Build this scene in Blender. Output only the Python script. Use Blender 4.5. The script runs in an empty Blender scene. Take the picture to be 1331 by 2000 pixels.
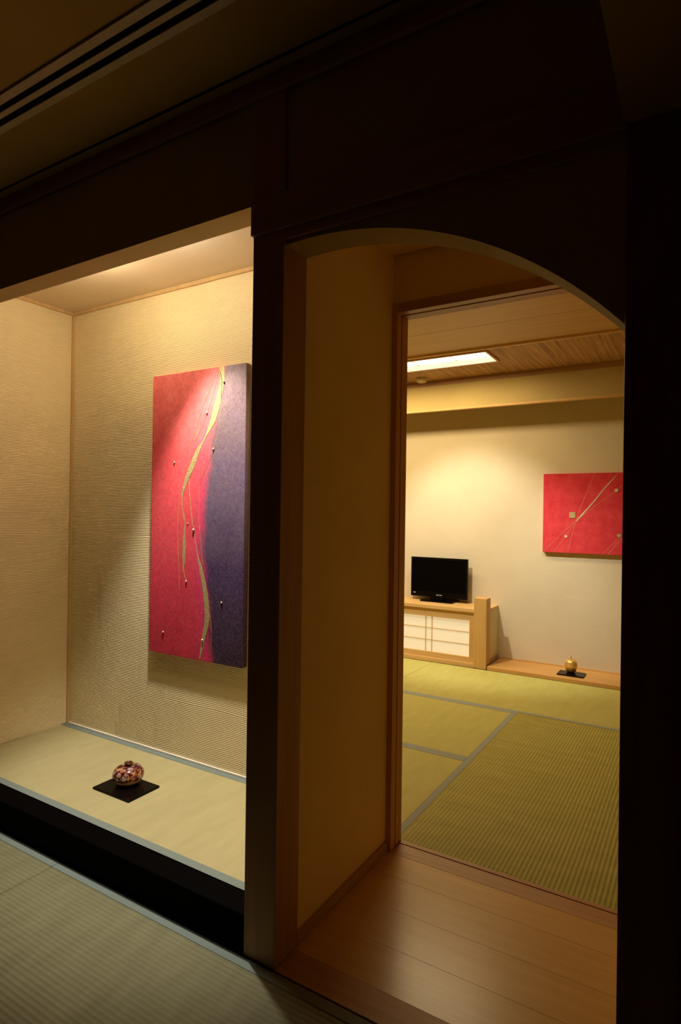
import bpy, bmesh, math, random
import numpy as np
from mathutils import Vector, Matrix

random.seed(4)
np.random.seed(4)
S = bpy.context.scene
COL = S.collection

# ------------------------------------------------------------------ camera
F, YAW, PITCH, ROLL = 1167.249, -0.546044886, 0.00192336894, 0.0137534597
cy, sy, cp, sp = math.cos(YAW), math.sin(YAW), math.cos(PITCH), math.sin(PITCH)
fw = Vector((sy * cp, cy * cp, sp)); rt = Vector((cy, -sy, 0)); up = rt.cross(fw)
r2 = rt * math.cos(ROLL) + up * math.sin(ROLL); u2 = -rt * math.sin(ROLL) + up * math.cos(ROLL)
cam = bpy.data.objects.new('camera', bpy.data.cameras.new('camera'))
COL.objects.link(cam)
cam.matrix_world = Matrix(((r2.x, u2.x, -fw.x, 0), (r2.y, u2.y, -fw.y, 0), (r2.z, u2.z, -fw.z, 1.2), (0, 0, 0, 1)))
cam.data.sensor_fit = 'HORIZONTAL'; cam.data.sensor_width = 36.0
cam.data.lens = 36.0 * F / 1331.0
cam.data.clip_start = 0.02
S.camera = cam

# ------------------------------------------------------------------ world, exposure, lights
w = bpy.data.worlds.new('world'); S.world = w; w.use_nodes = True
w.node_tree.nodes['Background'].inputs[0].default_value = (0.0, 0.0, 0.0, 1)
w.node_tree.nodes['Background'].inputs[1].default_value = 0.0
S.view_settings.view_transform = 'Standard'; S.view_settings.look = 'None'
S.view_settings.gamma = 1.0; S.view_settings.use_curve_mapping = False
S.view_settings.exposure = 0.0
cyc = S.cycles
cyc.max_bounces = 10; cyc.diffuse_bounces = 7; cyc.glossy_bounces = 4
cyc.use_denoising = True; cyc.sample_clamp_indirect = 4.0
cyc.caustics_reflective = False; cyc.caustics_refractive = False

WARM = (1.0, 0.75, 0.38)
BULB = (1.0, 0.93, 0.80)
BULB_WARM = (1.0, 0.83, 0.56)
FAR = (1.0, 0.95, 0.82)
HALO = (1.0, 0.93, 0.80)

def light(name, kind, loc, power, color, radius=0.03, target=None, angle=None, blend=0.3, size=None):
    d = bpy.data.lights.new(name, kind); d.energy = power; d.color = color
    if kind in ('POINT', 'SPOT'): d.shadow_soft_size = radius
    if kind == 'SPOT': d.spot_size = math.radians(angle); d.spot_blend = blend
    if kind == 'AREA': d.shape = 'RECTANGLE'; d.size, d.size_y = size
    o = bpy.data.objects.new(name, d); COL.objects.link(o); o.location = loc
    if target is not None:
        o.rotation_euler = (Vector(target) - Vector(loc)).to_track_quat('-Z', 'Y').to_euler()
    return o

# alcove lamp hidden behind the lintel: bare glow of the bulb plus its halogen beam
light('alcove_bulb_light', 'POINT', (-1.66, 1.425, 2.125), 3.3, BULB, 0.04)
light('alcove_bulb_light_left', 'POINT', (-2.08, 1.425, 2.115), 5.3, BULB_WARM, 0.04)
light('alcove_beam_light', 'SPOT', (-1.71, 1.58, 2.160), 168.0, HALO, 0.04, (-1.70, 1.76, 0.9), 65, 0.65)
# far room: paper ceiling lamp and a spotlight in the ceiling boards turned to the far wall
light('ceiling_lamp_light', 'AREA', (-2.16, 4.05, 2.285), 36.0, WARM, target=(-2.16, 4.05, 0), size=(1.76, 0.24))
light('board_spotlight', 'SPOT', (-1.82, 3.45, 2.27), 128.0, FAR, 0.025, (-1.62, 4.889, 0.58), 66, 0.68)
light('far_wall_fill_right', 'SPOT', (-0.72, 3.45, 2.27), 52.0, FAR, 0.025, (-0.84, 4.889, 0.68), 42, 1.0)  # added fill to brighten the low right far wall; no known lamp there

# ------------------------------------------------------------------ materials
def nt(name):
    m = bpy.data.materials.new(name); m.use_nodes = True
    t = m.node_tree; b = t.nodes['Principled BSDF']
    return m, t, b

def L(t, a, b): t.links.new(a, b)

def coords(t, scale=(1, 1, 1), loc=(0, 0, 0)):
    tc = t.nodes.new('ShaderNodeTexCoord'); mp = t.nodes.new('ShaderNodeMapping')
    mp.inputs['Scale'].default_value = scale; mp.inputs['Location'].default_value = loc
    L(t, tc.outputs['Object'], mp.inputs['Vector'])
    return mp.outputs['Vector']

def noise(t, vec, scale, detail=4, rough=0.55):
    n = t.nodes.new('ShaderNodeTexNoise'); n.inputs['Scale'].default_value = scale
    n.inputs['Detail'].default_value = detail; n.inputs['Roughness'].default_value = rough
    if vec is not None: L(t, vec, n.inputs['Vector'])
    return n.outputs['Fac']

def ramp(t, fac, stops, interp='LINEAR'):
    r = t.nodes.new('ShaderNodeValToRGB'); r.color_ramp.interpolation = interp
    el = r.color_ramp.elements
    while len(el) < len(stops): el.new(0.5)
    for e, (p, c) in zip(el, stops):
        e.position = p; e.color = (*c, 1) if len(c) == 3 else c
    L(t, fac, r.inputs['Fac'])
    return r.outputs['Color']

def math_(t, op, a, b=None, c=None):
    n = t.nodes.new('ShaderNodeMath'); n.operation = op
    for i, v in enumerate((a, b, c)):
        if v is None: continue
        if isinstance(v, (int, float)): n.inputs[i].default_value = v
        else: L(t, v, n.inputs[i])
    return n.outputs[0]

def mix(t, fac, a, b, mode='MIX'):
    n = t.nodes.new('ShaderNodeMix'); n.data_type = 'RGBA'; n.blend_type = mode
    if isinstance(fac, (int, float)): n.inputs[0].default_value = fac
    else: L(t, fac, n.inputs[0])
    for i, v in ((6, a), (7, b)):
        if isinstance(v, tuple): n.inputs[i].default_value = (*v, 1)
        else: L(t, v, n.inputs[i])
    return n.outputs[2]

def bump(t, b, height, strength, dist):
    n = t.nodes.new('ShaderNodeBump'); n.inputs['Strength'].default_value = strength
    n.inputs['Distance'].default_value = dist
    L(t, height, n.inputs['Height']); L(t, n.outputs['Normal'], b.inputs['Normal'])

def plain(name, col, rough=0.6, spec=0.3, metal=0.0, var=0.06):
    m, t, b = nt(name)
    f = noise(t, coords(t), 14, 3)
    c = ramp(t, f, [(0.3, tuple(x * (1 - var) for x in col)), (0.7, tuple(min(1, x * (1 + var)) for x in col))])
    L(t, c, b.inputs['Base Color'])
    b.inputs['Roughness'].default_value = rough; b.inputs['Specular IOR Level'].default_value = spec
    b.inputs['Metallic'].default_value = metal
    return m

def wood(name, lo, hi, axis, rough=0.45, spec=0.35, scale=26.0, stretch=0.05, bump_d=0.0003):
    m, t, b = nt(name)
    sc = [1, 1, 1]; sc[axis] = stretch
    v = coords(t, tuple(sc))
    f = noise(t, v, scale, 6, 0.6)
    f2 = noise(t, v, scale * 5, 3, 0.6)
    g = math_(t, 'ADD', math_(t, 'MULTIPLY', f, 0.7), math_(t, 'MULTIPLY', f2, 0.3))
    L(t, ramp(t, g, [(0.34, lo), (0.66, hi)]), b.inputs['Base Color'])
    b.inputs['Roughness'].default_value = rough; b.inputs['Specular IOR Level'].default_value = spec
    bump(t, b, g, 0.3, bump_d)
    return m

def plaster(name, col, grain=180, amt=0.0006, rough=0.95):
    m, t, b = nt(name)
    v = coords(t)
    f = noise(t, v, grain, 4); f2 = noise(t, v, 3.0, 3)
    c = ramp(t, f2, [(0.3, tuple(x * 0.94 for x in col)), (0.7, tuple(min(1, x * 1.05) for x in col))])
    L(t, c, b.inputs['Base Color']); b.inputs['Roughness'].default_value = rough
    b.inputs['Specular IOR Level'].default_value = 0.1
    bump(t, b, f, 0.5, amt)
    return m

def comb_fine(name, col):
    """finely combed plaster: thin wandering horizontal lines"""
    m, t, b = nt(name)
    v = coords(t)
    warp = noise(t, coords(t, (1.2, 1.2, 3.0)), 2.5, 3)
    sep = t.nodes.new('ShaderNodeSeparateXYZ'); L(t, v, sep.inputs[0])
    z = math_(t, 'ADD', sep.outputs[2], math_(t, 'MULTIPLY', warp, 0.03))
    s = math_(t, 'SINE', math_(t, 'MULTIPLY', z, 2 * math.pi / 0.011))
    rub = noise(t, coords(t, (1, 1, 6)), 60, 4)
    h = math_(t, 'ADD', math_(t, 'MULTIPLY', s, 0.22), math_(t, 'MULTIPLY', rub, 1.5))
    f2 = noise(t, v, 4.0, 4)
    L(t, ramp(t, f2, [(0.3, tuple(x * 0.93 for x in col)), (0.7, col)]), b.inputs['Base Color'])
    b.inputs['Roughness'].default_value = 0.95; b.inputs['Specular IOR Level'].default_value = 0.1
    bump(t, b, h, 0.5, 0.0006)
    return m

def tatami(name, lo, hi, axis, pitch=0.0152, depth=0.0009, rowc=0.10):
    """axis: direction the weave rows run along (0 = x, 1 = y)"""
    m, t, b = nt(name)
    v = coords(t)
    sep = t.nodes.new('ShaderNodeSeparateXYZ'); L(t, v, sep.inputs[0])
    across, along = sep.outputs[1 - axis], sep.outputs[axis]
    row = math_(t, 'SINE', math_(t, 'MULTIPLY', across, 2 * math.pi / pitch))
    fine = math_(t, 'SINE', math_(t, 'MULTIPLY', along, 2 * math.pi / 0.0032))
    sc = [40, 40, 40]; sc[1 - axis] = 260; sc[axis] = 900
    rush = noise(t, coords(t, tuple(x / 40 for x in sc)), 40, 2)
    sc2 = [1, 1, 1]; sc2[1 - axis] = 0.25
    streak = noise(t, coords(t, tuple(sc2)), 22, 4)
    f = math_(t, 'ADD', math_(t, 'MULTIPLY', row, rowc), math_(t, 'ADD', math_(t, 'MULTIPLY', rush, 0.35), math_(t, 'MULTIPLY', streak, 0.65)))
    L(t, ramp(t, f, [(0.30, lo), (0.72, hi)]), b.inputs['Base Color'])
    h = math_(t, 'ADD', math_(t, 'MULTIPLY', row, 1.0), math_(t, 'ADD', math_(t, 'MULTIPLY', fine, 0.12), math_(t, 'MULTIPLY', rush, 0.5)))
    bump(t, b, h, 0.8, depth)
    b.inputs['Roughness'].default_value = 0.62; b.inputs['Specular IOR Level'].default_value = 0.25
    return m

def heri(name, dark, light_):
    """woven border cloth with a small lattice of lozenges"""
    m, t, b = nt(name)
    v = coords(t, (1, 1, 1))
    sep = t.nodes.new('ShaderNodeSeparateXYZ'); L(t, v, sep.inputs[0])
    k = 2 * math.pi / 0.0115
    a = math_(t, 'SINE', math_(t, 'MULTIPLY', math_(t, 'ADD', sep.outputs[0], sep.outputs[1]), k))
    c = math_(t, 'SINE', math_(t, 'MULTIPLY', math_(t, 'SUBTRACT', sep.outputs[0], sep.outputs[1]), k))
    d = math_(t, 'MULTIPLY', a, c)
    f = math_(t, 'ADD', math_(t, 'MULTIPLY', d, 0.5), 0.5)
    L(t, ramp(t, f, [(0.30, dark), (0.55, light_)]), b.inputs['Base Color'])
    bump(t, b, f, 0.3, 0.0004)
    b.inputs['Roughness'].default_value = 0.7; b.inputs['Specular IOR Level'].default_value = 0.2
    return m

def emit(name, col, strength, base=(0.9, 0.85, 0.75)):
    m, t, b = nt(name)
    f = noise(t, coords(t), 90, 3)
    L(t, ramp(t, f, [(0.3, tuple(x * 0.93 for x in col)), (0.7, col)]), b.inputs['Emission Color'])
    b.inputs['Base Color'].default_value = (*base, 1); b.inputs['Emission Strength'].default_value = strength
    b.inputs['Roughness'].default_value = 0.8
    return m

M = {}
M['ridge'] = plaster('combed_plaster', (0.80, 0.68, 0.43), 120, 0.0004)
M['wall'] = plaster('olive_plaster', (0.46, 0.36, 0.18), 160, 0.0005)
M['dark_side'] = plaster('dark_room_side', (0.10, 0.075, 0.045), 160, 0.0005)
M['lobby'] = plaster('lobby_plaster', (0.88, 0.68, 0.31), 160, 0.0005)
M['farwall'] = comb_fine('fine_combed_plaster', (0.62, 0.535, 0.37))
M['beam'] = plaster('beam_plaster', (0.52, 0.40, 0.17), 160, 0.0004)
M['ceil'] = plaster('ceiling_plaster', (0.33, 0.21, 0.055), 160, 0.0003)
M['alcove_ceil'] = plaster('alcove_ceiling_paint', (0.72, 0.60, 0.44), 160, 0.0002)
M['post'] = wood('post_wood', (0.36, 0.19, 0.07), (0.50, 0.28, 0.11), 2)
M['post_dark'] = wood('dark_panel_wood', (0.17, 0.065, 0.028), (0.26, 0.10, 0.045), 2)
M['rail_x'] = wood('rail_wood', (0.30, 0.165, 0.075), (0.42, 0.24, 0.11), 0)
M['rail_y'] = wood('rail_wood_deep', (0.36, 0.21, 0.09), (0.50, 0.30, 0.14), 1)
M['frame_z'] = wood('door_frame_wood', (0.56, 0.28, 0.09), (0.68, 0.37, 0.13), 2)
M['frame_x'] = wood('door_head_wood', (0.42, 0.22, 0.09), (0.56, 0.32, 0.14), 0)
M['pale_x'] = wood('pale_cypress', (0.54, 0.32, 0.105), (0.68, 0.445, 0.18), 0)
M['pale_y'] = wood('pale_cypress_deep', (0.54, 0.32, 0.105), (0.68, 0.445, 0.18), 1)
M['pale_z'] = wood('pale_cypress_upright', (0.48, 0.275, 0.08), (0.62, 0.385, 0.135), 2)
M['ledge'] = wood('ledge_wood', (0.50, 0.26, 0.07), (0.62, 0.35, 0.11), 0)
M['soffit'] = wood('soffit_board', (0.50, 0.31, 0.10), (0.60, 0.38, 0.14), 0)
M['lacquer'] = plain('black_lacquer', (0.0015, 0.001, 0.001), 0.6, 0.015)
M['tray'] = plain('black_tray_lacquer', (0.003, 0.002, 0.002), 0.2, 0.10)
M['trim'] = wood('pale_trim', (0.55, 0.36, 0.17), (0.66, 0.46, 0.23), 2)
M['void'] = plain('dark_recess', (0.006, 0.005, 0.004), 0.9, 0.05)
M['vent'] = plain('vent_frame_paint', (0.45, 0.36, 0.23), 0.5, 0.3)
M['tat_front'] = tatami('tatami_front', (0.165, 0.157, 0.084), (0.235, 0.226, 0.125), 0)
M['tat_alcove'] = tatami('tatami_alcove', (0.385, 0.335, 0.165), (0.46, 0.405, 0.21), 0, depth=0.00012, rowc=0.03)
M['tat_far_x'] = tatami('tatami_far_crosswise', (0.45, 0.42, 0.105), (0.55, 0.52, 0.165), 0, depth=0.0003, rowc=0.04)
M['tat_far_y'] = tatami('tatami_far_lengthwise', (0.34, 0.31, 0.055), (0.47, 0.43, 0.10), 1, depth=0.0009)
M['heri'] = heri('border_cloth_grey_green', (0.12, 0.155, 0.145), (0.235, 0.28, 0.255))
M['heri_far'] = heri('border_cloth_grey', (0.27, 0.30, 0.27), (0.35, 0.40, 0.37))
M['tv'] = plain('tv_black_plastic', (0.002, 0.0015, 0.002), 0.18, 0.12)
M['screen'] = plain('tv_screen_glass', (0.0015, 0.0012, 0.0012), 0.10, 0.05)
M['tvmark'] = plain('silver_mark', (0.55, 0.52, 0.50), 0.4, 0.5)
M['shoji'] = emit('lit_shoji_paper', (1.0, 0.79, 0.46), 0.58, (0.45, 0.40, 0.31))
M['diffuser'] = emit('lamp_paper', (1.0, 0.92, 0.80), 3.2)
M['panel'] = plaster('cabinet_side_paper', (0.66, 0.57, 0.33), 160, 0.0003)
M['white'] = plain('pale_strip', (0.72, 0.67, 0.55), 0.7)
M['plastic'] = plain('ivory_plastic', (0.52, 0.44, 0.25), 0.5, 0.3)
M['bead'] = plain('silver_bead', (0.62, 0.52, 0.40), 0.3, 0.5, 0.6)
M['groove'] = plain('groove_dark', (0.02, 0.01, 0.006), 0.9, 0.05)

def m_floor():
    m, t, b = nt('varnished_floorboards')
    v = coords(t, (0.06, 1, 1))
    f = noise(t, v, 30, 6, 0.6)
    f2 = noise(t, v, 140, 3)
    g = math_(t, 'ADD', math_(t, 'MULTIPLY', f, 0.65), math_(t, 'MULTIPLY', f2, 0.35))
    L(t, ramp(t, g, [(0.34, (0.60, 0.36, 0.11)), (0.66, (0.68, 0.43, 0.15))]), b.inputs['Base Color'])
    b.inputs['Roughness'].default_value = 0.27; b.inputs['Specular IOR Level'].default_value = 0.40
    bump(t, b, g, 0.15, 0.0003)
    return m
M['boards'] = m_floor()

def m_weave():
    m, t, b = nt('cedar_strip_ceiling')
    v = coords(t, (1, 0.022, 1))
    f = noise(t, v, 62, 4, 0.6)
    f2 = noise(t, v, 160, 3)
    g = math_(t, 'ADD', math_(t, 'MULTIPLY', f, 0.65), math_(t, 'MULTIPLY', f2, 0.35))
    L(t, ramp(t, g, [(0.38, (0.26, 0.13, 0.045)), (0.62, (0.58, 0.35, 0.15))]), b.inputs['Base Color'])
    b.inputs['Roughness'].default_value = 0.7
    bump(t, b, g, 0.4, 0.001)
    return m
M['weave'] = m_weave()

def m_gold(name, a, c):
    m, t, b = nt(name)
    f = noise(t, coords(t), 160, 4)
    L(t, ramp(t, f, [(0.35, a), (0.65, c)]), b.inputs['Base Color'])
    b.inputs['Metallic'].default_value = 0.35; b.inputs['Roughness'].default_value = 0.5
    bump(t, b, f, 0.5, 0.001)
    return m
M['gold'] = m_gold('gold_leaf', (0.33, 0.24, 0.085), (0.58, 0.46, 0.23))
M['thread'] = m_gold('gold_thread_paint', (0.50, 0.24, 0.09), (0.62, 0.36, 0.15))
M['thread_pale'] = m_gold('pale_thread_paint', (0.72, 0.30, 0.16), (0.80, 0.42, 0.24))
M['leaf_pale'] = m_gold('pale_gold_leaf', (0.62, 0.50, 0.30), (0.75, 0.62, 0.42))

PK = 1.0075
PW, PH = 0.546 * PK, 1.235 * PK
def m_tallpaint():
    m, t, b = nt('dyed_paper_red_to_indigo')
    v = coords(t)
    sep = t.nodes.new('ShaderNodeSeparateXYZ'); L(t, v, sep.inputs[0])
    u = math_(t, 'DIVIDE', sep.outputs[0], PW); q = math_(t, 'DIVIDE', sep.outputs[2], PH)
    cloud = noise(t, coords(t, (1, 1, 0.8)), 7, 5, 0.6)
    # boundary of red and indigo leans: right at the top, left in the middle, right at the foot
    line = math_(t, 'ADD', 0.57, math_(t, 'MULTIPLY', math_(t, 'POWER', math_(t, 'ABSOLUTE', math_(t, 'SUBTRACT', q, 0.42)), 1.6), 0.42))
    d = math_(t, 'ADD', math_(t, 'SUBTRACT', u, line), math_(t, 'MULTIPLY', math_(t, 'SUBTRACT', cloud, 0.5), 0.16))
    side = math_(t, 'ADD', math_(t, 'MULTIPLY', d, 3.6), 0.5)
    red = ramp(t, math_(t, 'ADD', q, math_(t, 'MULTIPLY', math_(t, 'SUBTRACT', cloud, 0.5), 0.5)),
               [(0.0, (0.48, 0.013, 0.040)), (0.25, (0.60, 0.028, 0.058)), (0.72, (0.70, 0.075, 0.078)), (1.0, (0.90, 0.20, 0.185))])  # the painting's own reds, with the top stop paled in place of bulb light
    mag = (0.60, 0.02, 0.13)
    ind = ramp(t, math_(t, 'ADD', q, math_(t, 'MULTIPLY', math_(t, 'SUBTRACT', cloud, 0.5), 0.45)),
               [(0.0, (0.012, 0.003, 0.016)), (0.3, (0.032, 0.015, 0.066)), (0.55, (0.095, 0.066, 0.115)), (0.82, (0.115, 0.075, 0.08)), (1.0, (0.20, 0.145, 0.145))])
    c1 = mix(t, math_(t, 'MULTIPLY', ramp(t, side, [(0.0, (0, 0, 0)), (0.45, (1, 1, 1))]), math_(t, 'MULTIPLY', ramp(t, q, [(0.5, (1, 1, 1)), (0.8, (0.15, 0.15, 0.15))]), 0.65)), red, mag)
    c2 = mix(t, ramp(t, side, [(0.40, (0, 0, 0)), (0.72, (1, 1, 1))]), c1, ind)
    tc = t.nodes.new('ShaderNodeTexCoord')
    fibs = []
    for k, ang in enumerate((0.75, -0.65, 0.2, 1.35)):
        m1 = t.nodes.new('ShaderNodeMapping'); m1.inputs['Rotation'].default_value = (0, ang, 0); m1.inputs['Location'].default_value = (k * 1.7, 0, k)
        m2 = t.nodes.new('ShaderNodeMapping'); m2.inputs['Scale'].default_value = (1, 1, 0.14)
        L(t, tc.outputs['Object'], m1.inputs['Vector']); L(t, m1.outputs['Vector'], m2.inputs['Vector'])
        fibs.append(noise(t, m2.outputs['Vector'], 330, 3, 0.65))
    ff = math_(t, 'MAXIMUM', math_(t, 'MAXIMUM', fibs[0], fibs[1]), math_(t, 'MAXIMUM', fibs[2], fibs[3]))
    fibm = ramp(t, ff, [(0.52, (0, 0, 0)), (0.78, (1, 1, 1))])
    pulp = noise(t, v, 38, 5, 0.7)
    c2 = mix(t, math_(t, 'MULTIPLY', ramp(t, pulp, [(0.40, (1, 1, 1)), (0.62, (0, 0, 0))]), 0.32), c2, mix(t, 0.65, c2, (0.02, 0.0, 0.01)))
    c3 = mix(t, math_(t, 'MULTIPLY', fibm, 0.42), c2, mix(t, 0.45, c2, (0.75, 0.50, 0.56)))
    L(t, c3, b.inputs['Base Color'])
    b.inputs['Roughness'].default_value = 0.8; b.inputs['Specular IOR Level'].default_value = 0.15
    bump(t, b, ff, 0.4, 0.0006)
    return m
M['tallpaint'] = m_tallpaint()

def m_redpaint():
    m, t, b = nt('dyed_paper_scarlet')
    v = coords(t)
    f = noise(t, v, 12, 5, 0.65); f2 = noise(t, v, 90, 4, 0.7)
    g = math_(t, 'ADD', math_(t, 'MULTIPLY', f, 0.6), math_(t, 'MULTIPLY', f2, 0.4))
    L(t, ramp(t, g, [(0.36, (0.50, 0.022, 0.036)), (0.64, (0.66, 0.062, 0.068))]), b.inputs['Base Color'])
    b.inputs['Roughness'].default_value = 0.8; b.inputs['Specular IOR Level'].default_value = 0.15
    return m
M['redpaint'] = m_redpaint()
M['canvas_edge'] = plain('canvas_edge_dark', (0.05, 0.03, 0.025), 0.9, 0.1)

def m_pot():
    m, t, b = nt('mottled_copper_glaze')
    v = coords(t)
    f = noise(t, v, 62, 3, 0.6); f2 = noise(t, coords(t, loc=(3, 1, 2)), 50, 3, 0.6)
    sep = t.nodes.new('ShaderNodeSeparateXYZ'); L(t, v, sep.inputs[0])
    body = ramp(t, f, [(0.44, (0.05, 0.008, 0.010)), (0.53, (0.20, 0.045, 0.025)), (0.60, (0.52, 0.22, 0.09)), (0.70, (0.80, 0.48, 0.26))])
    pale = ramp(t, f2, [(0.56, (0, 0, 0)), (0.60, (1, 1, 1))])
    c = mix(t, pale, body, (0.46, 0.36, 0.38))
    band = ramp(t, math_(t, 'MULTIPLY', sep.outputs[2], 10.0), [(0.20, (1, 1, 1)), (0.25, (0, 0, 0))])
    c = mix(t, band, c, (0.85, 0.50, 0.20))
    L(t, c, b.inputs['Base Color'])
    b.inputs['Metallic'].default_value = 0.25; b.inputs['Roughness'].default_value = 0.16
    return m
M['pot'] = m_pot()
M['neck'] = plain('dark_bronze', (0.16, 0.075, 0.03), 0.3, 0.4, 0.6)
def m_goldpot():
    m, t, b = nt('polished_gold_glaze')
    f = noise(t, coords(t, (1, 1, 0.2)), 60, 3)
    L(t, ramp(t, f, [(0.35, (0.62, 0.34, 0.07)), (0.65, (0.82, 0.56, 0.17))]), b.inputs['Base Color'])
    b.inputs['Metallic'].default_value = 0.55; b.inputs['Roughness'].default_value = 0.28
    return m
M['goldpot'] = m_goldpot()

# ------------------------------------------------------------------ mesh helpers
class MB:
    def __init__(s): s.v = []; s.f = []
    def box(s, x0, x1, y0, y1, z0, z1):
        n = len(s.v)
        s.v += [(x0, y0, z0), (x1, y0, z0), (x1, y1, z0), (x0, y1, z0), (x0, y0, z1), (x1, y0, z1), (x1, y1, z1), (x0, y1, z1)]
        s.f += [tuple(n + i for i in q) for q in ((0, 3, 2, 1), (4, 5, 6, 7), (0, 1, 5, 4), (1, 2, 6, 5), (2, 3, 7, 6), (3, 0, 4, 7))]
        return s
    def lathe(s, c, prof, n=48):
        b0 = len(s.v)
        for r, z in prof:
            for k in range(n):
                a = 2 * math.pi * k / n
                s.v.append((c[0] + r * math.cos(a), c[1] + r * math.sin(a), c[2] + z))
        for i in range(len(prof) - 1):
            for k in range(n):
                s.f.append((b0 + i * n + k, b0 + i * n + (k + 1) % n, b0 + (i + 1) * n + (k + 1) % n, b0 + (i + 1) * n + k))
        s.f.append(tuple(b0 + k for k in range(n))[::-1])
        t0 = b0 + (len(prof) - 1) * n
        s.f.append(tuple(t0 + k for k in range(n)))
        return s
    def extrude_y(s, loop, y0, y1):
        """closed (x, z) loop, any shape, extruded from y0 to y1"""
        n = len(loop); b0 = len(s.v)
        s.v += [(x, y0, z) for x, z in loop] + [(x, y1, z) for x, z in loop]
        for i in range(n):
            j = (i + 1) % n
            s.f.append((b0 + i, b0 + j, b0 + n + j, b0 + n + i))
        s.f.append(tuple(range(b0, b0 + n))[::-1]); s.f.append(tuple(range(b0 + n, b0 + 2 * n)))
        return s
    def build(s, name, mat, parent=None, bevel=0.0, smooth=False, seg=2):
        off = Vector((0, 0, 0)); p = parent
        while p is not None: off += p.location; p = p.parent
        me = bpy.data.meshes.new(name)
        me.from_pydata([tuple(Vector(v) - off) for v in s.v], [], s.f); me.update()
        bm = bmesh.new(); bm.from_mesh(me); bmesh.ops.recalc_face_normals(bm, faces=bm.faces); bm.to_mesh(me); bm.free()
        me.materials.append(mat)
        if smooth: me.polygons.foreach_set('use_smooth', [True] * len(me.polygons))
        o = bpy.data.objects.new(name, me); COL.objects.link(o)
        if parent is not None: o.parent = parent
        if bevel:
            md = o.modifiers.new('bevel', 'BEVEL'); md.width = bevel; md.segments = seg; md.limit_method = 'ANGLE'
        return o

def B(*a): return MB().box(*a)

def thing(name, label, cat, loc, group=None):
    o = bpy.data.objects.new(name, None); COL.objects.link(o); o.location = loc
    o.empty_display_size = 0.1
    o['label'] = label; o['category'] = cat
    if group: o['group'] = group
    return o

def tag(o, label, cat, group=None):
    o['label'] = label; o['category'] = cat
    if group: o['group'] = group
    return o

def st(o, label=None, cat=None):
    o['kind'] = 'structure'
    if label: o['label'] = label; o['category'] = cat
    return o

# ------------------------------------------------------------------ key planes
D = 1.2565                    # face of the posts
HK = 0.1062                   # alcove floor
PX0, PX1 = -1.052, -0.948     # left post
RX0, RX1 = -0.132, -0.030     # right post
CEIL = 2.36
LZ = 2.0335                   # lintel underside of the alcove
TY = 1.906                    # alcove back wall
TX = -2.780                   # alcove left wall
TZ = 2.207                    # alcove ceiling
FY0, FY1 = 1.912, 2.005       # door frame of the far room
WY = 4.889                    # far wall
ZF = 2.300                    # far ceiling

# ------------------------------------------------------------------ structure: front room
st(B(-4.2, 0.75, -2.6, 1.36, -0.12, -0.056).build('floor', M['void']), 'dark bare floor base under the front room mats', 'floor')
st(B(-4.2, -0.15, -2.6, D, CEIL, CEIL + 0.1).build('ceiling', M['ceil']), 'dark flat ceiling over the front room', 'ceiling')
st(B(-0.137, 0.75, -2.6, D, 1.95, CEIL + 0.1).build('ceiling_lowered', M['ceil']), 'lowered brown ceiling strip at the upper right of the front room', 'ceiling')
st(B(-4.3, -4.2, -2.6, 1.36, -0.1, CEIL + 0.1).build('wall_left', M['dark_side']), 'left wall of the front room', 'wall')
st(B(0.75, 0.85, -2.6, 1.36, -0.1, CEIL + 0.1).build('wall_right', M['dark_side']), 'right wall of the front room', 'wall')
st(B(-4.3, 0.85, -2.7, -2.6, -0.1, CEIL + 0.1).build('wall_back', M['dark_side']), 'back wall of the front room', 'wall')
st(B(-4.2, TX, D, 1.346, -0.1, CEIL + 0.1).build('wall_alcove_side', M['wall']), 'plaster wall left of the alcove opening', 'wall')
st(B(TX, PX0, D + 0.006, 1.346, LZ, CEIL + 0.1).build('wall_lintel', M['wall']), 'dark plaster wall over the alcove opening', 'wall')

# arched wall over the lobby opening: underside is part of a circle
AC, AR = (-0.881, 0.907), 1.0
loop = []
a0 = math.acos((PX1 - AC[0]) / AR); a1 = math.acos((RX0 - AC[0]) / AR)
for i in range(65):
    a = a0 + (a1 - a0) * i / 64
    loop.append((AC[0] + AR * math.cos(a), AC[1] + AR * math.sin(a)))
loop += [(RX0, CEIL + 0.1), (PX1, CEIL + 0.1)]
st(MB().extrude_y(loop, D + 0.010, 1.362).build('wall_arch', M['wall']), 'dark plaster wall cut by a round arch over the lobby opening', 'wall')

st(B(PX0, PX1, D, 1.362, 0.0, CEIL).build('trim_post_left', M['post'], bevel=0.0015), 'square wooden post between the alcove and the arched opening', 'post')
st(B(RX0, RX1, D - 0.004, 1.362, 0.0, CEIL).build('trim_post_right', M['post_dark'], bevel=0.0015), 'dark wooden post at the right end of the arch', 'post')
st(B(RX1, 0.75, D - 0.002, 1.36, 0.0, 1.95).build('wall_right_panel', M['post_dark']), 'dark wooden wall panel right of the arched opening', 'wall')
st(B(PX0, RX0, D - 0.012, D, 1.943, 2.036).build('trim_rail', M['rail_x'], bevel=0.001), 'horizontal wooden rail across the top of the arched wall', 'rail')
st(B(PX1, RX0, D - 0.001, D + 0.012, 1.917, 1.943).build('trim_rail_lower', M['rail_x']), 'thin strip under the wooden rail over the arch', 'rail')
st(B(-4.2, RX0, D - 0.014, D, 2.312, CEIL).build('trim_ceiling_edge', M['rail_x'], bevel=0.001), 'wooden strip where the front wall meets the ceiling', 'trim')
st(B(-4.2, -0.15, D - 0.052, D - 0.046, CEIL - 0.004, CEIL).build('trim_ceiling_groove', M['groove']), 'dark groove along the edge of the front ceiling', 'trim')

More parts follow.
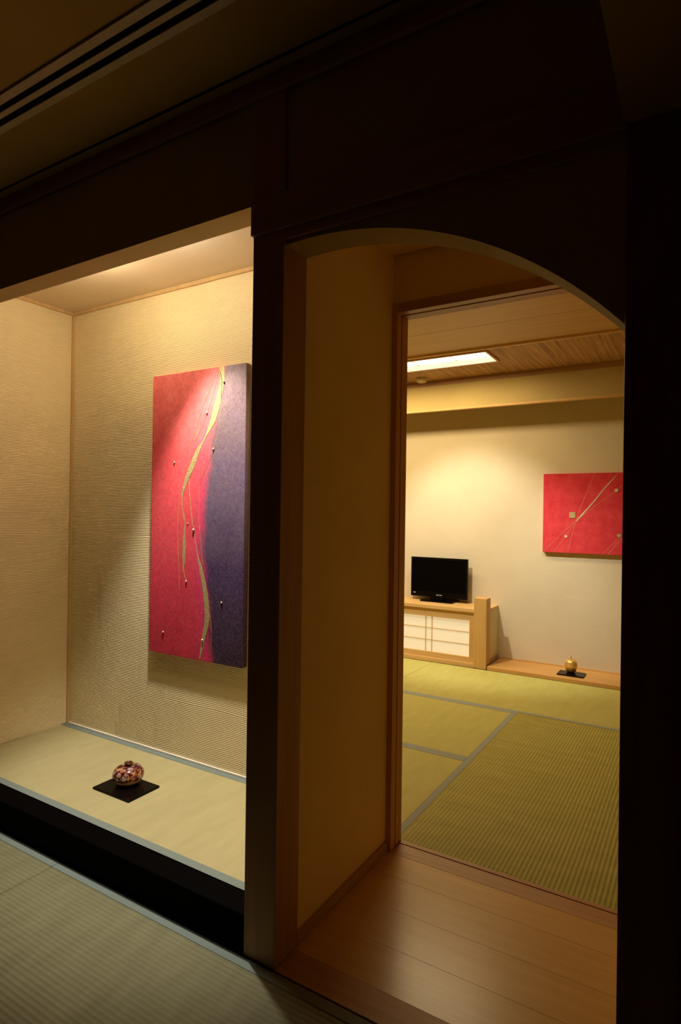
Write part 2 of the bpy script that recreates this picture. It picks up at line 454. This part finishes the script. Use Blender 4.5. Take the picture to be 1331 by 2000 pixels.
# alcove step beam
st(B(TX, PX0, D + 0.002, 1.338, 0.0, HK).build('trim_step_beam', M['lacquer'], bevel=0.003), 'black lacquered step beam along the front of the alcove', 'step')
st(B(TX - 0.04, PX0 + 0.01, 1.338, TY, -0.05, HK - 0.03).build('floor_alcove', M['void']), 'base under the alcove mat', 'floor')
st(B(PX0, RX0, D + 0.012, 1.362, -0.056, -0.002).build('floor_sill_base', M['void']))

# ------------------------------------------------------------------ structure: alcove
def ridged(name, axis, a0, a1, z0, z1, depth_at, sign, mat, cols, label):
    """combed plaster: real ridges, 7.6 mm apart, drawn by a slightly wandering comb"""
    pitch = 0.0076; per = 8
    rows = int((z1 - z0) / pitch * per)
    A = np.linspace(a0, a1, cols); Z = np.linspace(z0, z1, rows)
    aa, zz = np.meshgrid(A, Z)
    rs = np.random.RandomState(len(name) * 7)
    wob = np.zeros_like(aa)
    for k in range(10):
        fx, fz = rs.uniform(1, 9), rs.uniform(0.5, 7)
        wob += rs.uniform(0.0002, 0.0012) * np.sin(fx * aa * 2.2 + fz * zz * 2.2 + rs.uniform(0, 6.28))
    for k in range(9):                                   # overlapping comb strokes
        ca, cz = rs.uniform(a0, a1), rs.uniform(z0, z1)
        wa, wz = rs.uniform(0.12, 0.35), rs.uniform(0.05, 0.16)
        inside = 1 / (1 + np.exp(-(1 - np.maximum(abs(aa - ca) / wa, abs(zz - cz) / wz)) * 40))
        wob += inside * (rs.uniform(-0.0035, 0.0035) + rs.uniform(-0.009, 0.009) * (aa - ca))
    ph = (zz + wob) / pitch * 2 * np.pi
    amp = 0.00122 * (0.8 + 0.35 * np.sin(aa * 5.1 + 1) * np.sin(zz * 4.3))
    h = amp * (2.4 * np.abs(np.sin(ph / 2)) ** 0.9 - 1.2)
    d = depth_at + sign * h
    if axis == 'x': P = np.stack([aa, d, zz], -1)
    else: P = np.stack([d, aa, zz], -1)
    P = P.reshape(-1, 3)
    i = np.arange((rows - 1) * cols).reshape(rows - 1, cols)[:, :-1].ravel()
    Fq = np.stack([i, i + 1, i + cols + 1, i + cols], -1)
    me = bpy.data.meshes.new(name)
    me.from_pydata(P.tolist(), [], Fq.tolist()); me.update()
    me.polygons.foreach_set('use_smooth', [True] * len(me.polygons))
    me.materials.append(mat)
    o = bpy.data.objects.new(name, me); COL.objects.link(o)
    md = o.modifiers.new('solid', 'SOLIDIFY'); md.thickness = 0.01
    # thicken away from the room
    md.offset = -1.0 if ((axis == 'x') == (sign < 0)) else 1.0
    return st(o, label, 'wall')

ridged('wall_alcove_back', 'x', TX, PX0 + 0.03, HK - 0.02, TZ + 0.01, TY, -1, M['ridge'], 110, 'combed plaster back wall of the alcove')
ridged('wall_alcove_left', 'y', 1.346, TY, HK - 0.02, TZ + 0.01, TX, 1, M['ridge'], 44, 'combed plaster left wall of the alcove')
st(B(PX0 + 0.012, -0.957, 1.362, FY0 + 0.02, -0.05, CEIL).build('wall_lobby_left', M['lobby']), 'plain plaster wall between the alcove and the lobby', 'wall')
st(B(TX - 0.04, PX0 + 0.012, 1.346, TY + 0.03, TZ, TZ + 0.1).build('ceiling_alcove', M['alcove_ceil']), 'pale ceiling of the lit alcove', 'ceiling')
st(B(TX, PX0 + 0.012, TY - 0.012, TY, TZ - 0.016, TZ).build('trim_alcove_back', M['trim']), 'pale strip along the top of the alcove back wall', 'trim')
st(B(TX, TX + 0.012, 1.346, TY - 0.012, TZ - 0.016, TZ).build('trim_alcove_left', M['trim']), 'pale strip along the top of the alcove left wall', 'trim')
st(B(TX, TX + 0.012, TY - 0.012, TY, HK, TZ - 0.016).build('trim_alcove_corner', M['trim']), 'pale upright strip in the left corner of the alcove', 'trim')
st(B(TX + 0.012, PX0 + 0.012, TY - 0.010, TY, HK, HK + 0.007).build('baseboard_alcove', M['white']), 'thin pale strip at the foot of the alcove back wall', 'baseboard')

# ------------------------------------------------------------------ structure: lobby
st(B(PX1, RX0, D + 0.001, 1.348, -0.05, 0.0).build('trim_lobby_sill', M['frame_x'], bevel=0.001), 'dark wooden sill at the foot of the arched opening', 'sill')
fl = MB()
yb = [1.348, 1.495, 1.643, 1.790, FY0]
for p, q in zip(yb[:-1], yb[1:]): fl.box(-0.957, -0.03, p + 0.0002, q - 0.0002, -0.05, 0.0)
st(fl.build('floor_lobby', M['boards'], bevel=0.0004, seg=1), 'glossy floorboards of the small lobby', 'floor')
st(B(-0.957, -0.03, 1.362, FY1, -0.09, -0.045).build('floor_lobby_base', M['void']))
st(B(-0.957, -0.947, 1.362, FY0, 0.0, 0.036).build('baseboard_lobby', M['rail_y'], bevel=0.001), 'low wooden baseboard along the lobby wall', 'baseboard')
st(B(-0.03, 0.07, 1.362, FY0 + 0.02, -0.05, CEIL).build('wall_lobby_right', M['lobby']), 'plaster wall on the right of the lobby', 'wall')
st(B(-0.957, -0.03, 1.362, FY0, 2.12, 2.2).build('ceiling_lobby', M['lobby']), 'low ceiling of the lobby', 'ceiling')
# wall with the doorway to the far room
st(B(-5.0, -0.975, FY0 + 0.025, FY1 - 0.012, -0.05, 2.42).build('wall_doorway_left', M['lobby']), 'wall left of the doorway to the far room', 'wall')
st(B(-0.03, 2.2, FY0 + 0.025, FY1 - 0.012, -0.05, 2.42).build('wall_doorway_right', M['lobby']), 'wall right of the doorway to the far room', 'wall')
st(B(-0.975, -0.03, FY0 + 0.012, FY1 - 0.012, 1.945, 2.42).build('wall_doorway_top', M['lobby']), 'plaster wall over the doorway to the far room', 'wall')

dr = st(B(-0.975, -0.936, FY0, 1.946, 0.0, 1.948).box(-0.975, -0.951, 1.946, 1.957, 0, 1.948).box(-0.975, -0.938, 1.957, FY1, 0.0, 1.948)
        .build('door_1', M['frame_z'], bevel=0.001), 'wooden frame of the doorway to the far room', 'doorway')
B(-0.936, -0.06, FY0, 1.946, 1.914, 1.948).box(-0.936, -0.06, 1.946, 1.957, 1.926, 1.948).box(-0.936, -0.06, 1.957, FY1, 1.914, 1.948).build('door_head', M['frame_x'], dr, bevel=0.001)
B(-0.06, -0.03, FY0, 1.946, 0, 1.948).box(-0.046, -0.03, 1.946, 1.957, 0, 1.948).box(-0.058, -0.03, 1.957, FY1, 0, 1.948).build('door_jamb', M['frame_z'], dr, bevel=0.001)
B(-0.936, -0.06, FY0 + 0.001, 1.983, -0.04, 0.0).box(-0.936, -0.06, 1.983, 1.986, -0.04, -0.004).box(-0.936, -0.06, 1.986, FY1, -0.04, 0.0015).build('door_sill', M['frame_x'], dr, bevel=0.0008)

# ------------------------------------------------------------------ structure: far room
st(B(-5.0, 2.2, FY1, WY + 0.1, -0.12, -0.056).build('floor_far_room', M['void']), 'floor base under the far room mats', 'floor')
st(B(-5.0, 2.2, WY, WY + 0.1, -0.1, 2.42).build('wall_far', M['farwall']), 'finely combed cream wall at the end of the far room', 'wall')
st(B(-5.1, -5.0, FY0, WY + 0.1, -0.1, 2.42).build('wall_far_left', M['farwall']), 'left wall of the far room', 'wall')
st(B(2.2, 2.3, FY0, WY + 0.1, -0.1, 2.42).build('wall_far_right', M['farwall']), 'right wall of the far room', 'wall')
# lamp opening is cut out of the cedar ceiling
LX0, LX1, LY0, LY1 = -3.070, -1.262, 3.912, 4.188
cw = MB()
cw.box(-5.0, LX0, 3.80, 4.60, ZF, ZF + 0.05); cw.box(LX1, 2.2, 3.80, 4.60, ZF, ZF + 0.05)
cw.box(LX0, LX1, 3.80, LY0, ZF, ZF + 0.05); cw.box(LX0, LX1, LY1, 4.60, ZF, ZF + 0.05)
st(cw.build('ceiling_cedar', M['weave']), 'cedar strip ceiling panel around the paper lamp', 'ceiling')
sf = MB().box(-5.0, 2.2, FY1 - 0.012, 2.68, ZF - 0.012, ZF + 0.05).box(-5.0, 2.2, 2.683, 3.338, ZF - 0.012, ZF + 0.05).box(-5.0, 2.2, 3.341, 3.775, ZF - 0.012, ZF + 0.05)
st(sf.build('ceiling_boards', M['soffit'], bevel=0.001, seg=1), 'wide smooth ceiling boards near the doorway', 'ceiling')
st(B(-5.0, 2.2, 3.775, 3.80, ZF - 0.026, ZF + 0.05).build('trim_ceiling_batten', M['pale_x'], bevel=0.002), 'pale batten between the boards and the cedar ceiling', 'trim')
st(B(-5.0, 2.2, 4.60, WY, ZF, ZF + 0.05).build('ceiling_cove', M['lobby']))
st(B(-5.0, 2.2, 4.589, 4.64, 2.062, ZF + 0.02).build('wall_dropped_beam', M['beam']), 'plaster dropped beam before the far wall', 'beam')
st(B(-5.0, 2.2, 4.583, 4.62, 2.046, 2.064).build('trim_beam_lower', M['pale_x'], bevel=0.001), 'pale wooden edge under the dropped beam', 'trim')
st(B(-5.0, 2.2, 4.581, 4.589, 2.258, ZF).build('trim_beam_upper', M['rail_x']), 'brown strip where the dropped beam meets the cedar ceiling', 'trim')

# ------------------------------------------------------------------ tatami mats
def mat(label, x0, x1, y0, y1, z, body, border, borders, group=None, th=0.05, hw=0.030):
    """borders: which sides carry the cloth border ('n' far, 's' near, 'w', 'e')"""
    t = thing('tatami_mat', label, 'tatami mat', ((x0 + x1) / 2, (y0 + y1) / 2, z - th), group)
    g = 0.0008
    B(x0 + g, x1 - g, y0 + g, y1 - g, z - th, z).build('mat_body', body, t, bevel=0.0012, seg=1)
    for s in borders:
        e = 0.0012
        if s == 'n': b = B(x0 + g, x1 - g, y1 - hw, y1 - g / 2, z - 0.02, z + e)
        if s == 's': b = B(x0 + g, x1 - g, y0 + g / 2, y0 + hw, z - 0.02, z + e)
        if s == 'w': b = B(x0 + g / 2, x0 + hw, y0 + g, y1 - g, z - 0.02, z + e)
        if s == 'e': b = B(x1 - hw, x1 - g / 2, y0 + g, y1 - g, z - 0.02, z + e)
        o = b.build('cloth_border', border, t); o['label'] = 'grey patterned cloth border'
    return t

yf = D - 0.006
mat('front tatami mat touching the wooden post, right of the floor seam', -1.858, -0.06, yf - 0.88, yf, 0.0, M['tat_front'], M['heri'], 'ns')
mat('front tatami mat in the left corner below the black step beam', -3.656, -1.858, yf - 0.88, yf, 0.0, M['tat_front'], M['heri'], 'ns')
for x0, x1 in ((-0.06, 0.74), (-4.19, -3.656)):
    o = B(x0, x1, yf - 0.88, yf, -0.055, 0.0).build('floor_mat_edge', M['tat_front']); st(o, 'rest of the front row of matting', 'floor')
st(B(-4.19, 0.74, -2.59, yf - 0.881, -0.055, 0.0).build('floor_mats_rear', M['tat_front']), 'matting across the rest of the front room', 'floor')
# alcove mat
mat('long tatami mat on the raised alcove floor under the tall painting', TX + 0.001, PX0 + 0.011, 1.339, TY - 0.011, HK, M['tat_alcove'], M['heri'], 'ns', th=0.028)
# far room
Y2, Y3, Y4 = 2.840, 3.683, 4.547
XS = -0.985
mat('far tatami mat running along the ledge and cabinet, beneath the gold vase', -1.870, -0.090, Y3, Y4, 0.0, M['tat_far_x'], M['heri_far'], 's')
mat('far tatami mat in front of the cabinet, left of the thin seam', -3.650, -1.870, Y3, Y4, 0.0, M['tat_far_x'], M['heri_far'], 's')
st(B(-0.090, 1.690, Y3, Y4, -0.055, 0.0).build('floor_far_mats_end', M['tat_far_x']), 'matting at the far right of the ledge', 'floor')
mat('far tatami mat second from the cabinet, left of the lengthwise border', -2.765, XS, Y2, Y3, 0.0, M['tat_far_x'], M['heri_far'], 'ns')
mat('far tatami mat nearest the doorway, left of the lengthwise border', -2.765, XS, FY1, Y2, 0.0, M['tat_far_x'], M['heri_far'], 'ns')
mat('ribbed far tatami mat lying lengthwise just inside the doorway', XS, -0.105, FY1, Y3, 0.0, M['tat_far_y'], M['heri_far'], 'we')
st(B(-0.105, 1.69, FY1, Y3, -0.055, 0).build('floor_far_mats_right', M['tat_far_x']), 'matting on the right of the far room', 'floor')
st(B(-4.99, -2.765, FY1, Y3, -0.055, 0).build('floor_far_mats_left', M['tat_far_x']), 'matting on the left of the far room', 'floor')

# ------------------------------------------------------------------ ribbons for the pictures
def spline(pts, n=14):
    P = [np.array(p, float) for p in pts]
    P = [2 * P[0] - P[1]] + P + [2 * P[-1] - P[-2]]
    out = []
    for i in range(1, len(P) - 2):
        for k in range(n):
            t = k / n
            a, b, c, d = P[i - 1:i + 3]
            out.append(0.5 * ((2 * b) + (-a + c) * t + (2 * a - 5 * b + 4 * c - d) * t * t + (-a + 3 * b - 3 * c + d) * t ** 3))
    out.append(P[-2]); return out

def ribbon(mb, pts, ox, y, oz, th=0.0012, width=None, clip=None):
    """pts (u, v, w): strip standing th proud of the picture face at y"""
    if width is not None: pts = [(p[0], p[1], width) for p in pts]
    C = spline(pts); n0 = len(mb.v); m = len(C)
    for i, p in enumerate(C):
        q = C[min(i + 1, m - 1)] - C[max(i - 1, 0)]
        l = math.hypot(q[0], q[1]) or 1; nx, nz = -q[1] / l, q[0] / l
        hw = max(p[2], 0.0006) / 2
        for sgn in (1, -1):
            u, v = p[0] + sgn * nx * hw, p[1] + sgn * nz * hw
            if clip: u = min(max(u, 0.001), clip[0] - 0.001); v = min(max(v, 0.001), clip[1] - 0.001)
            mb.v.append((ox + u, y - th, oz + v)); mb.v.append((ox + u, y + 0.0004, oz + v))
    for i in range(m - 1):
        a = n0 + 4 * i; b = a + 4
        mb.f += [(a, b, b + 2, a + 2), (a, a + 1, b + 1, b), (a + 2, b + 2, b + 3, a + 3), (a + 1, a + 3, b + 3, b + 1)]
    e = n0 + 4 * (m - 1)
    mb.f += [(n0, n0 + 2, n0 + 3, n0 + 1), (e, e + 1, e + 3, e + 2)]

# tall painting in the alcove
ox, oz, py = -2.131 * PK, 1.2 + (0.568 - 1.2) * PK, 1.861 * PK
pt = thing('painting', 'tall narrow painting fading from red to indigo with gold ribbons, in the alcove', 'painting', (ox, py, oz))
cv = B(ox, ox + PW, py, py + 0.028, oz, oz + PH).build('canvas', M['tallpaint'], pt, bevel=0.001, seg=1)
B(ox + 0.05, ox + PW - 0.05, py + 0.028, TY - 0.0005, oz + PH - 0.12, oz + PH - 0.08).build('hanging_batten', M['canvas_edge'], pt)
CL = (PW, PH)
def rib(pts, mat=None, name='gold_ribbon'):
    pts = [(p[0] * PK, p[1] * PK, p[2] * 0.82) for p in pts]
    mb = MB(); ribbon(mb, pts, ox, py, oz, clip=CL); return mb.build(name, mat or M['gold'], pt)
rib([(0.4160, 1.234, .028), (0.4169, 1.1711, .029), (0.405, 1.1282, .032), (0.3828, 1.0542, .040), (0.3619, 1.0025, .030), (0.3221, 0.9406, .008),
     (0.2829, 0.8867, .026), (0.2502, 0.8245, .034), (0.2186, 0.7668, .026), (0.1983, 0.7121, .014), (0.194, 0.668, .005), (0.2059, 0.59, .002)])
rib([(0.2068, 0.6257, .002), (0.213, 0.5768, .005), (0.2098, 0.5200, .016), (0.2098, 0.4749, .024), (0.2098, 0.4200, .018), (0.2093, 0.3694, .005), (0.2257, 0.331, .002)])
rib([(0.235, 0.7811, .003), (0.239, 0.7082, .003), (0.2565, 0.5846, .0035), (0.2669, 0.5518, .003), (0.2877, 0.4521, .006), (0.3092, 0.3904, .020),
     (0.336, 0.2965, .029), (0.3502, 0.206, .034), (0.3463, 0.1507, .030), (0.33, 0.0901, .023), (0.3116, 0.003, .007)])
for pts, wd in (
    ([(0.3898, 1.232), (0.3533, 1.1527), (0.3134, 1.0847), (0.2687, 0.9797), (0.2399, 0.9159), (0.231, 0.8542), (0.2144, 0.7999)], .0016),
    ([(0.3972, 1.230), (0.3772, 1.1503), (0.3453, 1.0678), (0.3078, 0.9953), (0.268, 0.93)], .0016),
    ([(0.416, 1.0903), (0.4079, 1.0241), (0.3906, 0.944), (0.3749, 0.8935), (0.3403, 0.8254), (0.312, 0.7796), (0.2959, 0.7259), (0.2846, 0.6718)], .0017),
    ([(0.3639, 0.9739), (0.3388, 0.904), (0.3232, 0.8331), (0.3073, 0.7689), (0.2962, 0.7078), (0.2961, 0.5854), (0.301, 0.5527), (0.3128, 0.4607), (0.3239, 0.406)], .0017),
    ([(0.355, 0.23), (0.3678, 0.1895), (0.3766, 0.1176), (0.3685, 0.0255)], .0016),
    ([(0.1900, 0.7400), (0.1781, 0.6901), (0.1699, 0.583), (0.1729, 0.4734), (0.1873, 0.2847)], .0014),
    ([(0.3991, 1.232), (0.4143, 1.1819), (0.4132, 1.1187), (0.4093, 1.0768)], .003)):
    rib([(u, v, wd) for u, v in pts], M['thread'], 'gold_thread')
for (u, v), r in zip([(0.4285, 1.1699), (0.3345, 1.0483), (0.1449, 0.8443), (0.374, 0.8935), (0.2669, 0.5518), (0.2268, 0.3284), (0.4312, 0.2553), (0.0896, 0.0949), (0.3266, 0.0878), (0.2313, 0.579)],
                     (.005, .0045, .004, .0045, .006, .0045, .0045, .0045, .005, .003)):
    prof = [(max(r * math.sin(a), 1e-5), -r * math.cos(a)) for a in np.linspace(0, math.pi, 13)]
    MB().lathe((ox + u * PK, py - r * 0.6, oz + v * PK), prof, 16).build('bead', M['bead'], pt, smooth=True)

# red painting in the far room
RX, RZ, RY, RW, RH = -1.079, 0.917, 4.849, 0.92, 0.613
rp = thing('painting', 'scarlet painting with gold squares and crossing threads, on the far room wall', 'painting', (RX, RY, RZ))
B(RX, RX + RW, RY, WY - 0.0005, RZ, RZ + RH).build('canvas', M['redpaint'], rp, bevel=0.001, seg=1)
for pts in ([(0.3755, 0.610), (0.2563, 0.2847), (0.187, 0.0040)], [(0.0100, 0.0061), (0.1512, 0.1581), (0.2511, 0.261), (0.5418, 0.608)],
            [(0.085, 0.0054), (0.2403, 0.2314), (0.3167, 0.3089), (0.523, 0.4797), (0.640, 0.575)],
            [(0.4342, 0.0040), (0.5709, 0.153), (0.70, 0.31)], [(0.4766, 0.0040), (0.5711, 0.136), (0.72, 0.36)]):
    mb = MB(); ribbon(mb, pts, RX, RY, RZ, width=.0018, clip=(RW, RH)); mb.build('thread', M['thread_pale'], rp)
mb = MB(); ribbon(mb, [(0.520, 0.590, .002), (0.4400, 0.4900, .008), (0.3912, 0.4257, .009), (0.2894, 0.2969, .009), (0.245, 0.245, .003)], RX, RY, RZ, clip=(RW, RH))
mb.build('gold_streak', M['leaf_pale'], rp)
def square(u, v, s, rot, mat):
    c, d = math.cos(rot) * s / 2, math.sin(rot) * s / 2
    lp = [(RX + u + a * c - b * d, RZ + v + a * d + b * c) for a, b in ((-1, -1), (1, -1), (1, 1), (-1, 1))]
    MB().extrude_y(lp, RY - 0.004, RY + 0.0005).build('gold_square', mat, rp)
square(0.2189, 0.293, 0.044, 0.04, M['gold'])
square(0.5256, 0.4797, 0.022, 0.45, M['leaf_pale'])
square(0.1731, 0.129, 0.020, 0.7, M['leaf_pale'])
square(0.5462, 0.1466, 0.024, 0.5, M['gold'])

# ------------------------------------------------------------------ trays and vases
def tray(label, x0, x1, y0, y1, z, th):
    t = thing('tray', label, 'tray', ((x0 + x1) / 2, (y0 + y1) / 2, z))
    B(x0 + 0.002, x1 - 0.002, y0 + 0.002, y1 - 0.002, z + 0.0002, z + th).build('tray_plate', M['tray'], t, bevel=0.0015)
    return t
tray('black lacquer tray on the alcove mat under the mottled vase', -2.036, -1.822, 1.503, 1.657, HK, 0.0085)
VC = (-1.947, 1.604, HK + 0.0087)
v1 = thing('vase', 'squat mottled copper vase with a small neck on the alcove tray', 'vase', VC)
prof = []
for a in np.linspace(-1.35, 1.28, 34):
    r = 0.0605 * abs(math.cos(a)) ** 0.72
    prof.append((r, 0.0355 + 0.0355 * math.sin(a) / math.sin(1.35)))
prof[0] = (prof[0][0], 0.0)
MB().lathe(VC, prof, 64).build('body', M['pot'], v1, smooth=True)
nb = MB().lathe((VC[0], VC[1], VC[2] + 0.066), [(0.0150, 0), (0.0125, 0.005), (0.0130, 0.009), (0.0165, 0.0135), (0.0160, 0.0155), (0.0115, 0.0145), (0.0105, 0.006), (0.0100, 0.005)], 40)
o = nb.build('neck', M['neck'], v1, smooth=True)

HS = 0.028
lg = tag(B(-1.42, 1.6, 4.548, WY - 0.001, 0.0, HS).build('display_ledge', M['ledge'], bevel=0.002), 'low honey-coloured wooden ledge along the foot of the far wall', 'ledge')
st(B(-1.42, 1.6, WY - 0.010, WY, HS, HS + 0.012).build('baseboard_far', M['pale_x']), 'thin wooden strip at the foot of the far wall', 'baseboard')
tray('small dark lacquer tray with a glossy rim on the wooden ledge', -0.917, -0.728, 4.612, 4.745, HS, 0.010)
GC = (-0.832, 4.712, HS + 0.0102)
v2 = thing('vase', 'small round gold vase with a thin neck on the wooden ledge', 'vase', GC)
prof = [(0.020, 0.0), (0.026, 0.002), (0.036, 0.014), (0.043, 0.032), (0.0455, 0.052), (0.044, 0.070), (0.038, 0.085), (0.027, 0.094), (0.014, 0.098), (0.006, 0.0975)]
mbv = MB().lathe(GC, [(p[0], p[1]) for p in prof], 48); mbv.build('body', M['goldpot'], v2, smooth=True)
MB().lathe((GC[0], GC[1], GC[2] + 0.096), [(0.0045, 0), (0.0032, 0.008), (0.0035, 0.020), (0.0052, 0.024), (0.0040, 0.0235)], 24).build('neck', M['goldpot'], v2, smooth=True)

# ------------------------------------------------------------------ television cabinet
CX0, CX1 = -3.35, -1.430
cab = thing('television_cabinet', 'low pale wooden cabinet with lit paper sliding doors below the television', 'cabinet', (-2.4, 4.7, 0))
B(CX0, -1.436, 4.556, WY - 0.001, 0.432, 0.460).build('counter_top', M['pale_x'], cab, bevel=0.002)
B(CX0 + 0.01, -1.53, 4.572, 4.60, 0.365, 0.432).build('upper_rail', M['pale_x'], cab, bevel=0.001)
B(CX0 + 0.01, -1.53, 4.572, 4.60, 0.034, 0.077).build('lower_rail', M['pale_x'], cab, bevel=0.001)
B(CX0 + 0.01, -1.53, 4.552, 4.62, 0.0005, 0.034).build('plinth', M['pale_x'], cab, bevel=0.001)
B(-1.572, -1.53, 4.572, 4.60, 0.077, 0.365).build('stile', M['pale_z'], cab, bevel=0.001)
B(-1.53, -1.428, 4.552, 4.652, 0.0005, 0.550).build('corner_post', M['pale_z'], cab, bevel=0.003)
B(-1.456, -1.436, 4.652, WY - 0.001, 0.060, 0.432).build('side_panel', M['panel'], cab)
B(-1.456, -1.431, 4.652, WY - 0.011, 0.0285, 0.060).build('side_rail', M['rail_y'], cab)
def sliding_door(x0, x1, y):
    d = B(x0, x1, y + 0.006, y + 0.010, 0.077, 0.365).build('sliding_door', M['shoji'], cab); d['label'] = 'glowing paper sliding door'
    mid = (x0 + x1) / 2; k = MB()
    for xx in (mid - 0.027, mid + 0.027): k.box(xx - 0.003, xx + 0.003, y, y + 0.006, 0.077, 0.365)
    for zz in (0.172, 0.2705): k.box(x0, x1, y + 0.001, y + 0.006, zz - 0.0025, zz + 0.0025)
    k.build('lattice', M['pale_x'], d)
sliding_door(-2.268, -1.572, 4.582)
sliding_door(-2.980, -2.284, 4.586)
B(-2.284, -2.268, 4.574, 4.60, 0.077, 0.365).build('stile', M['pale_z'], cab, bevel=0.001)
B(CX0 + 0.01, -2.980, 4.572, 4.60, 0.077, 0.365).build('stile', M['pale_z'], cab, bevel=0.001)

# ------------------------------------------------------------------ television
TB = 0.4602
tv = thing('television', 'small black flat screen television standing on the pale cabinet', 'television', (-1.925, 4.80, TB))
B(-2.060, -1.772, 4.712, 4.886, TB, TB + 0.013).build('base', M['tv'], tv, bevel=0.004)
B(-1.985, -1.875, 4.770, 4.816, TB + 0.013, 0.4908).build('neck', M['tv'], tv, bevel=0.004)
x0, x1, z0, z1, yt = -2.181, -1.670, 0.491, 0.830, 4.800
fr = MB()
fr.box(x0, x1, yt - 0.006, yt + 0.018, z1 - 0.022, z1); fr.box(x0, x1, yt - 0.006, yt + 0.018, z0, z0 + 0.046)
fr.box(x0, x0 + 0.020, yt - 0.006, yt + 0.018, z0 + 0.046, z1 - 0.022); fr.box(x1 - 0.020, x1, yt - 0.006, yt + 0.018, z0 + 0.046, z1 - 0.022)
fr.build('bezel', M['tv'], tv, bevel=0.002)
B(x0 + 0.05, x1 - 0.05, yt + 0.016, yt + 0.060, z0 + 0.03, z1 - 0.04).build('back_cover', M['tv'], tv, bevel=0.006)
B(x0 + 0.019, x1 - 0.019, yt, yt + 0.016, z0 + 0.045, z1 - 0.021).build('screen', M['screen'], tv)
lm = MB()
for i, wd in enumerate((.006, .005, .005, .003, .005, .005, .006)):
    xx = -1.945 + i * 0.0075; lm.box(xx, xx + wd, yt - 0.0068, yt - 0.0058, z0 + 0.018, z0 + 0.0245)
lm.build('maker_mark', M['tvmark'], tv)
B(-2.155, -2.137, yt - 0.0068, yt - 0.0058, z0 + 0.028, z0 + 0.034).build('badge', M['tvmark'], tv)

# ------------------------------------------------------------------ ceiling lamp, sensor, vent
lamp = thing('ceiling_light', 'long recessed paper ceiling light in the far room', 'ceiling light', ((LX0 + LX1) / 2, (LY0 + LY1) / 2, ZF))
f = MB(); w_ = 0.016
f.box(LX0 - w_, LX1 + w_, LY0 - w_, LY0, ZF - 0.010, ZF + 0.045); f.box(LX0 - w_, LX1 + w_, LY1, LY1 + w_, ZF - 0.010, ZF + 0.045)
f.box(LX0 - w_, LX0, LY0, LY1, ZF - 0.010, ZF + 0.045); f.box(LX1, LX1 + w_, LY0, LY1, ZF - 0.010, ZF + 0.045)
f.build('frame', M['soffit'], lamp, bevel=0.001)
B(LX0, LX1, LY0, LY1, ZF + 0.034, ZF + 0.040).build('diffuser', M['diffuser'], lamp)
for xx in (-2.770, -2.468, -2.165, -1.863, -1.562):
    B(xx - 0.002, xx + 0.002, LY0 + 0.002, LY1 - 0.002, ZF + 0.029, ZF + 0.034).build('cross_bar', M['pale_x'], lamp)
q = MB()
q.box(LX0, LX1, LY1 - 0.002, LY1, ZF - 0.008, ZF + 0.034); q.box(LX0, LX1, LY0, LY0 + 0.002, ZF - 0.008, ZF + 0.034)
q.box(LX1 - 0.002, LX1, LY0 + 0.002, LY1 - 0.002, ZF - 0.008, ZF + 0.034); q.box(LX0, LX0 + 0.002, LY0 + 0.002, LY1 - 0.002, ZF - 0.008, ZF + 0.034)
q.build('liner', M['white'], lamp)

sd = thing('smoke_detector', 'round ivory smoke detector on the cedar ceiling beside the lamp', 'smoke detector', (-1.963, 4.47, ZF))
MB().lathe((-1.963, 4.47, ZF), [(0.050, 0.0), (0.052, -0.004), (0.050, -0.012), (0.046, -0.014)], 40).build('base', M['plastic'], sd, smooth=True)
MB().lathe((-1.963, 4.47, ZF), [(0.044, -0.013), (0.042, -0.022), (0.034, -0.031), (0.018, -0.036), (0.004, -0.037)], 40).build('dome', M['plastic'], sd, smooth=True)

vn = thing('ceiling_vent', 'long slotted air vent in the dark front ceiling', 'ceiling vent', (-2.4, 0.972, CEIL))
VX0, VX1 = -3.9, -0.45
fv = MB()
for a, b in ((0.922, 0.946), (0.963, 0.980), (0.999, 1.021)): fv.box(VX0, VX1, a, b, CEIL - 0.007, CEIL - 0.0005)
fv.box(VX0 - 0.02, VX0, 0.922, 1.021, CEIL - 0.007, CEIL - 0.0005); fv.box(VX1, VX1 + 0.02, 0.922, 1.021, CEIL - 0.007, CEIL - 0.0005)
fv.build('frame', M['vent'], vn, bevel=0.001)
for a, b in ((0.946, 0.963), (0.980, 0.999)):
    B(VX0, VX1, a, b, CEIL - 0.0025, CEIL - 0.0004).build('slot', M['void'], vn)['label'] = 'black air slot'
